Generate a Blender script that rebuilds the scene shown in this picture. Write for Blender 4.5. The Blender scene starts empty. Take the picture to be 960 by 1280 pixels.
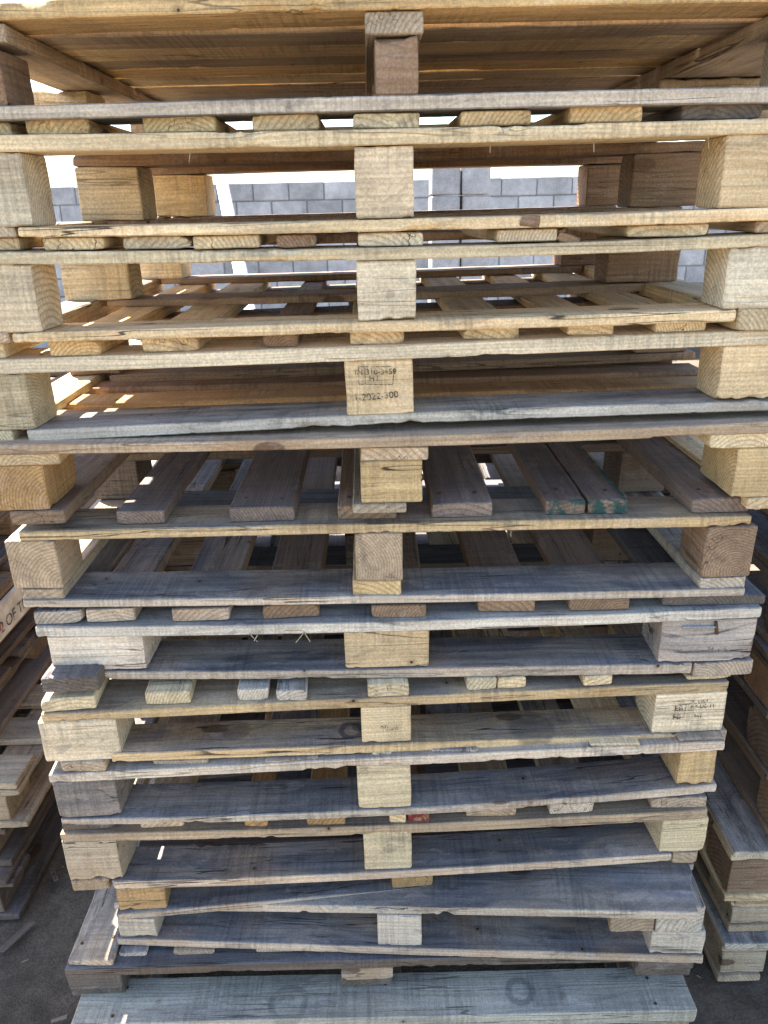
import bpy, bmesh, math, random
from mathutils import Vector, Matrix, noise

R = math.radians
rnd = random.Random(7)
scene = bpy.context.scene
COL = scene.collection

# ------------------------------------------------------------------ camera
CAM_H = 1.68
PITCH = R(21.8)
ROLL = R(-1.2)
FPX = 963.0                      # focal length in photo pixels (960 x 1280)
cam_data = bpy.data.cameras.new('camera')
cam = bpy.data.objects.new('camera', cam_data)
COL.objects.link(cam)
cam_data.sensor_fit = 'VERTICAL'
cam_data.sensor_height = 24.0
cam_data.lens = 24.0 * FPX / 1280.0
cam_data.clip_start = 0.02
cam_data.clip_end = 2000
CM = Matrix.Translation((0, 0, CAM_H)) @ Matrix.Rotation(R(90) - PITCH, 4, 'X') @ Matrix.Rotation(ROLL, 4, 'Z')
cam.matrix_world = CM
scene.camera = cam
CR = CM.to_3x3()

# the stack's own frame: u to the right, v away from the viewer, z up
DIST = 1.16
YAW = R(0.8)
SM = Matrix.Translation((0, DIST, 0)) @ Matrix.Rotation(YAW, 4, 'Z')
SI = SM.inverted()


def ray(px, py):
    return (CR @ Vector(((px - 480) / FPX, -(py - 640) / FPX, -1))).normalized()


FR = {'F': SM}                  # frame of the pallet being measured


def frame(v0=0.0, yaw=0.0):
    FR['F'] = SM @ Matrix.Translation((0, v0, 0)) @ Matrix.Rotation(R(yaw), 4, 'Z')


def P(px, py, v=0.0):
    """measured photo point -> (u, z) on the upright plane v of the pallet's frame"""
    fi = FR['F'].inverted()
    o = fi @ Vector((0, 0, CAM_H))
    d = fi.to_3x3() @ ray(px, py)
    s = (v - o.y) / d.y
    q = o + d * s
    return q.x, q.z


# ------------------------------------------------------------------ materials
def new_mat(name):
    m = bpy.data.materials.new(name)
    m.use_nodes = True
    nt = m.node_tree
    for n in list(nt.nodes):
        nt.nodes.remove(n)
    return m, nt


class G:
    """small node graph helper"""
    def __init__(self, nt):
        self.nt = nt

    def n(self, t, **kw):
        nd = self.nt.nodes.new(t)
        for k, v in kw.items():
            setattr(nd, k, v)
        return nd

    def link(self, a, b):
        self.nt.links.new(a, b)

    def put(self, sock, v):
        if isinstance(v, bpy.types.NodeSocket):
            self.link(v, sock)
        elif v is not None:
            sock.default_value = v

    def math(self, op, a, b=None, c=None, clamp=False):
        nd = self.n('ShaderNodeMath', operation=op)
        nd.use_clamp = clamp
        self.put(nd.inputs[0], a)
        if b is not None:
            self.put(nd.inputs[1], b)
        if c is not None:
            self.put(nd.inputs[2], c)
        return nd.outputs[0]

    def vmath(self, op, a, b=None):
        nd = self.n('ShaderNodeVectorMath', operation=op)
        self.put(nd.inputs[0], a)
        if b is not None:
            self.put(nd.inputs[1], b)
        return nd.outputs['Value'] if op in ('LENGTH', 'DOT_PRODUCT') else nd.outputs[0]

    def noise(self, vec, scale=1.0, detail=2.0, rough=0.5, dist=0.0):
        nd = self.n('ShaderNodeTexNoise')
        self.put(nd.inputs['Vector'], vec)
        nd.inputs['Scale'].default_value = scale
        nd.inputs['Detail'].default_value = detail
        nd.inputs['Roughness'].default_value = rough
        nd.inputs['Distortion'].default_value = dist
        return nd.outputs[0]

    def ss(self, x, lo, hi, a=0.0, b=1.0):
        nd = self.n('ShaderNodeMapRange', interpolation_type='SMOOTHSTEP')
        self.put(nd.inputs[0], x)
        self.put(nd.inputs[1], lo)
        self.put(nd.inputs[2], hi)
        self.put(nd.inputs[3], a)
        self.put(nd.inputs[4], b)
        return nd.outputs[0]

    def mix(self, f, a, b, mode='MIX'):
        nd = self.n('ShaderNodeMix', data_type='RGBA', blend_type=mode)
        self.put(nd.inputs[0], f)
        self.put(nd.inputs[6], a)
        self.put(nd.inputs[7], b)
        return nd.outputs[2]

    def sep(self, v):
        nd = self.n('ShaderNodeSeparateXYZ')
        self.put(nd.inputs[0], v)
        return nd.outputs

    def comb(self, x, y, z):
        nd = self.n('ShaderNodeCombineXYZ')
        self.put(nd.inputs[0], x)
        self.put(nd.inputs[1], y)
        self.put(nd.inputs[2], z)
        return nd.outputs[0]

    def out(self, color, rough=0.85, normal=None, spec=0.25, metallic=0.0):
        b = self.n('ShaderNodeBsdfPrincipled')
        self.put(b.inputs['Base Color'], color)
        self.put(b.inputs['Roughness'], rough)
        self.put(b.inputs['Specular IOR Level'], spec)
        self.put(b.inputs['Metallic'], metallic)
        if normal is not None:
            self.link(normal, b.inputs['Normal'])
        o = self.n('ShaderNodeOutputMaterial')
        self.link(b.outputs[0], o.inputs[0])
        return b

    def bump(self, h, strength=0.5, dist=0.001):
        nd = self.n('ShaderNodeBump')
        nd.inputs['Strength'].default_value = strength
        nd.inputs['Distance'].default_value = dist
        self.link(h, nd.inputs['Height'])
        return nd.outputs[0]


def rgba(c):
    return (c[0], c[1], c[2], 1.0)


def wood_material(name='pallet_wood', paint=None, spots=()):
    """Solid timber; grain runs along the object's own X axis.  Object colour = colour of the wood, its alpha = how weathered."""
    m, nt = new_mat(name)
    g = G(nt)
    tc = g.n('ShaderNodeTexCoord').outputs['Object']
    oi = g.n('ShaderNodeObjectInfo')
    rr = oi.outputs['Random']
    base = oi.outputs['Color']
    wea = oi.outputs['Alpha']
    r2 = g.math('FRACT', g.math('MULTIPLY', rr, 17.31))
    r3 = g.math('FRACT', g.math('MULTIPLY', rr, 91.73))
    x, y, z = g.sep(tc)
    off = g.comb(g.math('MULTIPLY', rr, 31.0), g.math('MULTIPLY', r2, 17.0), g.math('MULTIPLY', r3, 23.0))
    p = g.vmath('ADD', tc, off)
    # object-space normal
    vt = g.n('ShaderNodeVectorTransform', vector_type='NORMAL', convert_from='WORLD', convert_to='OBJECT')
    g.link(g.n('ShaderNodeNewGeometry').outputs['Normal'], vt.inputs[0])
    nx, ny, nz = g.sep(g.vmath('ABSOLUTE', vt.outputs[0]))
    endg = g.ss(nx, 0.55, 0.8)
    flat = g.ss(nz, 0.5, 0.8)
    # knots
    kv = g.n('ShaderNodeTexVoronoi', feature='F1')
    g.put(kv.inputs['Vector'], g.vmath('MULTIPLY', p, (4.0, 8.5, 8.5)))
    kv.inputs['Scale'].default_value = 1.0
    kd = kv.outputs['Distance']
    kr, kg, kb = g.sep(kv.outputs['Color'])
    kgate = g.ss(kr, 0.62, 0.66)
    knot = g.math('MULTIPLY', g.ss(kd, 0.115, 0.085), kgate)
    khalo = g.math('MULTIPLY', g.ss(kd, 0.42, 0.08), kgate)
    # growth rings about a pith line parallel to X, wandering
    warp = g.noise(g.vmath('MULTIPLY', p, (2.2, 7.0, 7.0)), 1.0, 2.0)
    warp2 = g.noise(g.vmath('MULTIPLY', p, (9.0, 40.0, 40.0)), 1.0, 2.0)
    yy = g.math('SUBTRACT', y, g.math('MULTIPLY_ADD', r2, 0.2, -0.1))
    zz = g.math('SUBTRACT', z, g.math('MULTIPLY_ADD', r3, -0.11, -0.02))
    rad = g.math('SQRT', g.math('ADD', g.math('MULTIPLY', yy, yy), g.math('MULTIPLY', zz, zz)))
    rad = g.math('ADD', rad, g.math('MULTIPLY', warp, 0.030))
    rad = g.math('ADD', rad, g.math('MULTIPLY', warp2, 0.003))
    rad = g.math('ADD', rad, g.math('MULTIPLY', khalo, 0.012))
    ring = g.math('FRACT', g.math('DIVIDE', rad, g.math('MULTIPLY_ADD', r3, 0.006, 0.0042)))
    late = g.math('MULTIPLY', g.ss(ring, 0.35, 0.92), g.ss(ring, 1.0, 0.94))
    # fibres
    fib = g.noise(g.vmath('MULTIPLY', p, (6.0, 260.0, 260.0)), 1.0, 3.0, 0.6)
    fibc = g.noise(g.vmath('MULTIPLY', p, (2.0, 45.0, 45.0)), 1.0, 3.0, 0.6)
    big = g.noise(p, 5.0, 3.0, 0.6)
    blot = g.noise(g.vmath('MULTIPLY', p, (4.5, 13.0, 13.0)), 1.0, 4.0, 0.62, 0.5)
    speck = g.noise(p, 260.0, 2.0, 0.7)
    # clean wood
    col = g.mix(g.math('MULTIPLY', late, 0.26), base, g.mix(1.0, base, (0.60, 0.47, 0.34, 1), 'MULTIPLY'))
    fb = g.ss(fib, 0.3, 0.7, 0.86, 1.09)
    fc = g.ss(fibc, 0.3, 0.7, 0.87, 1.08)
    val = g.math('MULTIPLY', fb, fc)
    # weathered wood: grey with the blue of skylight put in, streaked along the grain
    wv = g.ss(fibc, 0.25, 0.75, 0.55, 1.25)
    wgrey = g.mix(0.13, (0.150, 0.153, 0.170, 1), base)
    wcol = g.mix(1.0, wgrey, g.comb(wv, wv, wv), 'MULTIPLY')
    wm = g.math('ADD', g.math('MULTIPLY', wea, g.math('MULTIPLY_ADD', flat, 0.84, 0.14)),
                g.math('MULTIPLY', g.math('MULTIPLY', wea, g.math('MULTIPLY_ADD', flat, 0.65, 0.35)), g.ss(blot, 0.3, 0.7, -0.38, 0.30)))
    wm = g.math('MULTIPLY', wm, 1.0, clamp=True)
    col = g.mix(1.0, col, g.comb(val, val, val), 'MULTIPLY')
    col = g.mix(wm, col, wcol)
    # sap stain and mould, patchy
    st = g.ss(g.noise(g.vmath('MULTIPLY', p, (3.0, 10.0, 10.0)), 1.3, 5.0, 0.68, 1.2), 0.56, 0.70)
    stm = g.math('MULTIPLY', st, g.math('MULTIPLY_ADD', wea, 0.70, 0.05))
    col = g.mix(stm, col, (0.062, 0.060, 0.064, 1))
    # brown damp patches
    br = g.math('MULTIPLY', g.ss(big, 0.52, 0.72), g.math('MULTIPLY_ADD', r3, 0.35, 0.08))
    col = g.mix(br, col, g.mix(1.0, base, (0.62, 0.46, 0.33, 1), 'MULTIPLY'))
    # knots
    col = g.mix(g.math('MULTIPLY', khalo, 0.28), col, g.mix(1.0, col, (0.66, 0.47, 0.31, 1), 'MULTIPLY'))
    col = g.mix(g.math('MULTIPLY', knot, 0.75), col, (0.10, 0.055, 0.030, 1))
    # drying checks along the grain
    ck = g.noise(g.vmath('MULTIPLY', p, (1.5, 55.0, 55.0)), 1.0, 2.0, 0.5)
    ckl = g.ss(g.math('ABSOLUTE', g.math('SUBTRACT', ck, 0.5)), 0.012, 0.003)
    ckm = g.ss(g.noise(g.vmath('MULTIPLY', p, (3.0, 14.0, 14.0)), 1.0, 1.0), 0.54, 0.62)
    ckk = g.math('MULTIPLY', g.math('MULTIPLY', ckl, ckm), g.math('MULTIPLY_ADD', wea, 0.6, 0.3))
    ckk = g.math('MULTIPLY', ckk, g.math('SUBTRACT', 1.0, g.math('MULTIPLY', endg, 0.7)))
    col = g.mix(ckk, col, (0.045, 0.035, 0.028, 1))
    ck2 = g.noise(g.vmath('MULTIPLY', p, (1.1, 24.0, 24.0)), 1.0, 3.0, 0.55)
    ckl2 = g.ss(g.math('ABSOLUTE', g.math('SUBTRACT', ck2, 0.47)), 0.0075, 0.002)
    ckm2 = g.ss(g.noise(g.vmath('MULTIPLY', p, (2.4, 6.0, 6.0)), 1.0, 1.0), 0.50, 0.56)
    ckl2 = g.math('MULTIPLY', g.math('MULTIPLY', ckl2, ckm2), g.math('MULTIPLY_ADD', r2, 0.6, 0.35))
    col = g.mix(ckl2, col, (0.035, 0.027, 0.02, 1))
    nv = g.n('ShaderNodeTexVoronoi', feature='F1')
    g.put(nv.inputs['Vector'], p)
    nv.inputs['Scale'].default_value = 24.0
    nr = g.sep(nv.outputs['Color'])[0]
    hole = g.math('MULTIPLY', g.ss(nv.outputs['Distance'], 0.085, 0.06), g.ss(nr, 0.90, 0.91))
    halo = g.math('MULTIPLY', g.ss(nv.outputs['Distance'], 0.30, 0.05), g.ss(nr, 0.90, 0.91))
    col = g.mix(g.math('MULTIPLY', halo, 0.40), col, (0.16, 0.085, 0.04, 1))
    col = g.mix(g.math('MULTIPLY', hole, 0.9), col, (0.025, 0.018, 0.014, 1))
    # scuffs: rubbed-in grime with hard, ragged limits
    gr = g.noise(g.vmath('MULTIPLY', p, (9.0, 16.0, 16.0)), 1.0, 6.0, 0.72, 0.8)
    col = g.mix(g.math('MULTIPLY', g.ss(gr, 0.575, 0.62), g.math('MULTIPLY_ADD', r3, 0.30, 0.08)), col, (0.13, 0.115, 0.105, 1))
    pale = g.ss(g.noise(g.vmath('MULTIPLY', p, (12.0, 30.0, 30.0)), 1.0, 5.0, 0.7, 0.4), 0.58, 0.66)
    col = g.mix(g.math('MULTIPLY', pale, 0.22), col, g.mix(0.5, base, (0.75, 0.70, 0.62, 1)))
    # saw marks across the grain
    swn = g.noise(g.vmath('MULTIPLY', p, (150.0, 5.0, 5.0)), 1.0, 2.0, 0.6)
    swf = g.ss(swn, 0.42, 0.62)
    swm = g.math('MULTIPLY', g.ss(g.noise(p, 7.0, 2.0), 0.42, 0.62), g.math('SUBTRACT', 1.0, endg))
    sv = g.math('MULTIPLY_ADD', g.math('MULTIPLY', swf, swm), -0.24, 1.06)
    col = g.mix(1.0, col, g.comb(sv, sv, sv), 'MULTIPLY')
    # end grain: a little darker, rough
    ev = g.math('MULTIPLY_ADD', endg, g.ss(late, 0.0, 1.0, -0.02, -0.20), 1.0)
    sp = g.ss(speck, 0.3, 0.7, 0.82, 1.14)
    ev = g.math('MULTIPLY', ev, sp)
    col = g.mix(1.0, col, g.comb(ev, ev, ev), 'MULTIPLY')
    # ground-in dirt, large soft patches
    dv = g.ss(g.noise(p, 3.2, 3.0, 0.6), 0.3, 0.7, 0.80, 1.10)
    col = g.mix(1.0, col, g.comb(dv, dv, dv), 'MULTIPLY')
    if paint:
        # old paint on one end of the board (X < lo) and one edge
        lo = paint['x']
        pe = g.ss(g.math('ADD', x, g.math('MULTIPLY', warp2, 0.02)), lo + 0.014, lo + 0.010)
        pd = g.ss(g.math('ADD', y, g.math('MULTIPLY', fibc, 0.012)), paint['y'] + 0.012, paint['y'])
        pm = g.math('MAXIMUM', pe, pd)
        pm = g.math('MULTIPLY', pm, g.ss(g.noise(p, 46.0, 4.0, 0.7), 0.40, 0.52))
        col = g.mix(g.math('MULTIPLY', pm, 0.9), col, rgba(paint['c']))
    for (sx, sy, sr, ringw, amt) in spots:
        dd = g.vmath('LENGTH', g.vmath('SUBTRACT', g.comb(x, y, 0.0), (sx, sy, 0.0)))
        dd = g.math('ADD', dd, g.math('MULTIPLY_ADD', blot, sr * 0.9, -sr * 0.45))
        if ringw:
            k = g.ss(g.math('ABSOLUTE', g.math('SUBTRACT', dd, sr)), ringw, ringw * 0.35)
        else:
            k = g.ss(dd, sr, sr * 0.75)
        k = g.math('MULTIPLY', k, g.ss(fibc, 0.25, 0.6, 0.4, 1.0))
        col = g.mix(g.math('MULTIPLY', k, amt), col, (0.05, 0.05, 0.055, 1))
    h = g.math('ADD', g.math('MULTIPLY', fib, 0.5), g.math('MULTIPLY', late, 0.35))
    h = g.math('ADD', h, g.math('MULTIPLY', fibc, 0.7))
    h = g.math('ADD', h, g.math('MULTIPLY', g.math('MULTIPLY', swf, swm), 0.5))
    h = g.math('ADD', h, g.math('MULTIPLY', speck, 0.25))
    h = g.math('SUBTRACT', h, g.math('MULTIPLY', g.math('MAXIMUM', ckk, ckl2), 2.5))
    g.out(col, 0.82, g.bump(h, 0.7, 0.0012), 0.22)
    return m


def simple_mat(name, c, rough=0.6, metallic=0.0, var=0.2, scale=40.0, worn=0.0):
    m, nt = new_mat(name)
    g = G(nt)
    tc = g.n('ShaderNodeTexCoord').outputs['Object']
    nz = g.noise(tc, scale, 3.0, 0.6)
    v = g.ss(nz, 0.3, 0.7, 1 - var, 1 + var)
    col = g.mix(1.0, rgba(c), g.comb(v, v, v), 'MULTIPLY')
    b = g.out(col, rough, None, 0.3, metallic)
    if worn:
        n2 = g.noise(tc, 420.0, 3.0, 0.7)
        n3 = g.noise(tc, 60.0, 2.0, 0.6)
        a = g.ss(g.math('ADD', g.math('MULTIPLY', n2, 0.6), g.math('MULTIPLY', n3, 0.4)), worn, worn + 0.06)
        g.put(b.inputs['Alpha'], g.math('MULTIPLY', a, 0.9))
    return m


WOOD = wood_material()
NAIL = simple_mat('rusty_steel', (0.10, 0.065, 0.045), 0.6, 0.5, 0.4, 300)
STEEL = simple_mat('bright_steel', (0.45, 0.43, 0.40), 0.4, 0.8, 0.2, 300)
INK = simple_mat('black_ink', (0.06, 0.052, 0.045), 0.9, 0, 0.2, 40, worn=0.455)
FAINT = simple_mat('faded_ink', (0.09, 0.08, 0.07), 0.9, 0, 0.2, 40, worn=0.49)
REDINK = simple_mat('red_ink', (0.36, 0.06, 0.05), 0.9, 0, 0.3, 40, worn=0.43)
WHITE_PAINT = simple_mat('white_paint', (0.80, 0.80, 0.78), 0.5, 0, 0.06, 12)
RED_PAINT = simple_mat('red_paint', (0.45, 0.03, 0.04), 0.6, 0, 0.25, 60)
STRAW = simple_mat('straw', (0.40, 0.31, 0.19), 0.8, 0, 0.25, 200)
PRINT_BOARD = simple_mat('printed_board', (0.62, 0.56, 0.48), 0.8, 0, 0.25, 14)

# wood tones: colour, weathering
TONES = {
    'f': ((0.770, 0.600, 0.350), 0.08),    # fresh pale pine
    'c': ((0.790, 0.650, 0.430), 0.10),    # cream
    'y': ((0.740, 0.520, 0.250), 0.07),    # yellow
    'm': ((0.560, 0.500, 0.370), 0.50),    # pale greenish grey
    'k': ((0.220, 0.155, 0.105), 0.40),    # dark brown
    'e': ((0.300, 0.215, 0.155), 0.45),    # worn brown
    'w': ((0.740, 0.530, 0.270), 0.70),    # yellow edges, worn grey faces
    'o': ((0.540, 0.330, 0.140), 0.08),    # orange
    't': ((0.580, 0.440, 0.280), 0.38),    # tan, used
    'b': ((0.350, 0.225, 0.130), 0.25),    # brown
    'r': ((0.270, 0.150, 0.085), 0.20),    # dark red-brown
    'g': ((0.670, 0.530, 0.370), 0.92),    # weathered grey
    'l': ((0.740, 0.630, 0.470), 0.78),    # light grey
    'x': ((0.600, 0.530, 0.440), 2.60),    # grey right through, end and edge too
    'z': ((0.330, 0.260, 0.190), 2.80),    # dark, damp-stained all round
    'd': ((0.190, 0.145, 0.105), 0.80),    # dark grey-brown; inner parts take it to paint the gaps' shade darker
}


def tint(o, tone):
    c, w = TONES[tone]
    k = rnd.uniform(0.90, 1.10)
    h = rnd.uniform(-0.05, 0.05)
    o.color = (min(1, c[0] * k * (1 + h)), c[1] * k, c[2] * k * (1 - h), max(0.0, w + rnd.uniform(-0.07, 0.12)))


# ------------------------------------------------------------------ timber meshes
def timber_bm(L, w, t, seed, bow=0.0, cham=0.0016, rough=0.0007, chip=0.003, t1=None, twist=0.0, ends=(0, 0), bm=None, yoff=0.0,
              crook=0.0, spl=(0, 0), fine=False):
    """Sawn timber along X centred at the origin: an uneven rounded bar swept along X.  bow lifts the middle, t1 = thickness at +X,
    ends = how much the two ends are slanted, spl = depth of a splintered, ragged end"""
    bm = bm or bmesh.new()
    t1 = t if t1 is None else t1
    nx = max(5, min(170, int(L / (0.007 if fine else 0.022))))
    xs = [-L / 2, -L / 2 + min(0.0025, L * .02)] + [-L / 2 + L * i / nx for i in range(1, nx)] + [L / 2 - min(0.0025, L * .02), L / 2]
    nw, nt_ = (6 if w > 0.05 else 4), (3 if t > 0.045 else 2)
    s = Vector((seed * 3.17 % 97, seed * 7.31 % 89, seed * 1.93 % 83))

    def section(hw, ht, c):
        pts = []
        def side(a, b, n, nrm):
            for i in range(n + 1):
                k = i / n
                pts.append((a[0] + (b[0] - a[0]) * k, a[1] + (b[1] - a[1]) * k, nrm, i in (0, n)))
        side((-hw + c, -ht), (hw - c, -ht), nw, (0, -1))
        side((hw, -ht + c), (hw, ht - c), nt_, (1, 0))
        side((hw - c, ht), (-hw + c, ht), nw, (0, 1))
        side((-hw, ht - c), (-hw, -ht + c), nt_, (-1, 0))
        return pts
    rings = []
    nn = noise.noise
    for i, x in enumerate(xs):
        k = (x + L / 2) / L
        tt = t + (t1 - t) * k
        inset = 0.0016 if i in (0, len(xs) - 1) else 0.0
        c = min(cham, tt * 0.3, w * 0.3)
        pts = section(w / 2 - inset, tt / 2 - inset, c)
        zb = bow * (1 - (2 * k - 1) ** 2) - bow * 0.5 + 0.0006 * nn(s + Vector((x * 2.2, 0, 0)))
        yb = crook * (1 - (2 * k - 1) ** 2) + 0.0018 * nn(s + Vector((x * 2.0, 9, 0)))
        a = twist * (k - 0.5)
        ca, sa = math.cos(a), math.sin(a)
        ring = []
        for (py, pz, nrm, edge) in pts:
            q = Vector((x * 9, py * 22, pz * 22)) + s
            dsp = rough * 0.3 * nn(q) + rough * 0.5 * nn(q * 6.3)
            yy, zz = py + nrm[0] * dsp, pz + nrm[1] * dsp
            if edge:
                ka = nn(Vector((x * 5, (py > 0) * 7.7, (pz > 0) * 5.1)) + s)
                kb = nn(Vector((x * 75, (py > 0) * 3.7, (pz > 0) * 8.1)) + s)
                ch = 0.0
                if ka > 0.40:                      # a torn-off sliver: steep ends, ragged bottom
                    ch = chip * (0.6 + 1.0 * kb) * min(1.0, (ka - 0.40) / 0.04)
                ch += max(0.0, kb - 0.40) * chip * 1.2
                if i < 5 or i > len(xs) - 6:       # crushed corners at the ends
                    ch += max(0.0, nn(Vector((i * 0.31, (py > 0) * 3.1, (pz > 0) * 6.3)) + s * 1.7)) * chip * 1.3
                sy, sz = (1 if py > 0 else -1), (1 if pz > 0 else -1)
                yy -= sy * ch * 0.7
                zz -= sz * min(ch, tt * 0.3) * 0.8
            xx = x
            if i <= 1:
                xx += py * ends[0] + 0.0016 * nn(q * 2.3) + spl[0] * max(0, nn(Vector((0, py * 70, pz * 40)) + s) + .25)
            if i >= len(xs) - 2:
                xx += py * ends[1] + 0.0016 * nn(q * 2.3 + Vector((5, 5, 5))) - spl[1] * max(0, nn(Vector((3, py * 70, pz * 40)) + s) + .25)
            y2, z2 = yy * ca - zz * sa, yy * sa + zz * ca
            ring.append(bm.verts.new((xx, y2 + yb + yoff, z2 + zb)))
        rings.append(ring)
    m = len(rings[0])
    for a, b in zip(rings, rings[1:]):
        for j in range(m):
            bm.faces.new((a[j], a[(j + 1) % m], b[(j + 1) % m], b[j])).normal_flip()
    f0 = bm.faces.new(rings[0]); f1 = bm.faces.new(list(reversed(rings[-1])))
    f0.normal_flip() if f0.normal.x > 0 else None
    return bm


def finish(bm, name, mats, angle=24):
    bmesh.ops.recalc_face_normals(bm, faces=bm.faces)
    me = bpy.data.meshes.new(name)
    bm.to_mesh(me)
    bm.free()
    for m in (mats if isinstance(mats, (list, tuple)) else [mats]):
        me.materials.append(m)
    me.shade_smooth()
    me.set_sharp_from_angle(angle=R(angle))
    return me


def add_nails(bm, L, w, t, at, seed, index=1):
    """round nail heads driven in from above, a pair at each support"""
    r = random.Random(seed)
    for x in at:
        for sy in (-1, 1):
            if r.random() < 0.12:
                continue
            cx, cy = x + r.uniform(-.012, .012), sy * w * 0.28 + r.uniform(-.006, .006)
            rad = 0.0036
            n = 7
            top = [bm.verts.new((cx + rad * math.cos(6.283 * i / n), cy + rad * math.sin(6.283 * i / n), t / 2 + 0.0014)) for i in range(n)]
            bot = [bm.verts.new((cx + rad * math.cos(6.283 * i / n), cy + rad * math.sin(6.283 * i / n), t / 2 - 0.003)) for i in range(n)]
            fs = [bm.faces.new(top)]
            for i in range(n):
                fs.append(bm.faces.new((bot[i], bot[(i + 1) % n], top[(i + 1) % n], top[i])))
            for f in fs:
                f.material_index = index


SEED = [0]


def nseed():
    SEED[0] += 1
    return SEED[0] * 1.37 + 0.5


def link(o, parent=None):
    COL.objects.link(o)
    if parent is not None:
        o.parent = parent
    return o


def empty(name, loc, rz=0.0):
    o = bpy.data.objects.new(name, None)
    o.location = loc
    o.rotation_euler = (0, 0, rz)
    o.empty_display_size = 0.1
    COL.objects.link(o)
    return o


def tag(o, label=None, cat=None, group=None, kind=None):
    if label: o['label'] = label
    if cat: o['category'] = cat
    if group: o['group'] = group
    if kind: o['kind'] = kind
    return o


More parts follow.
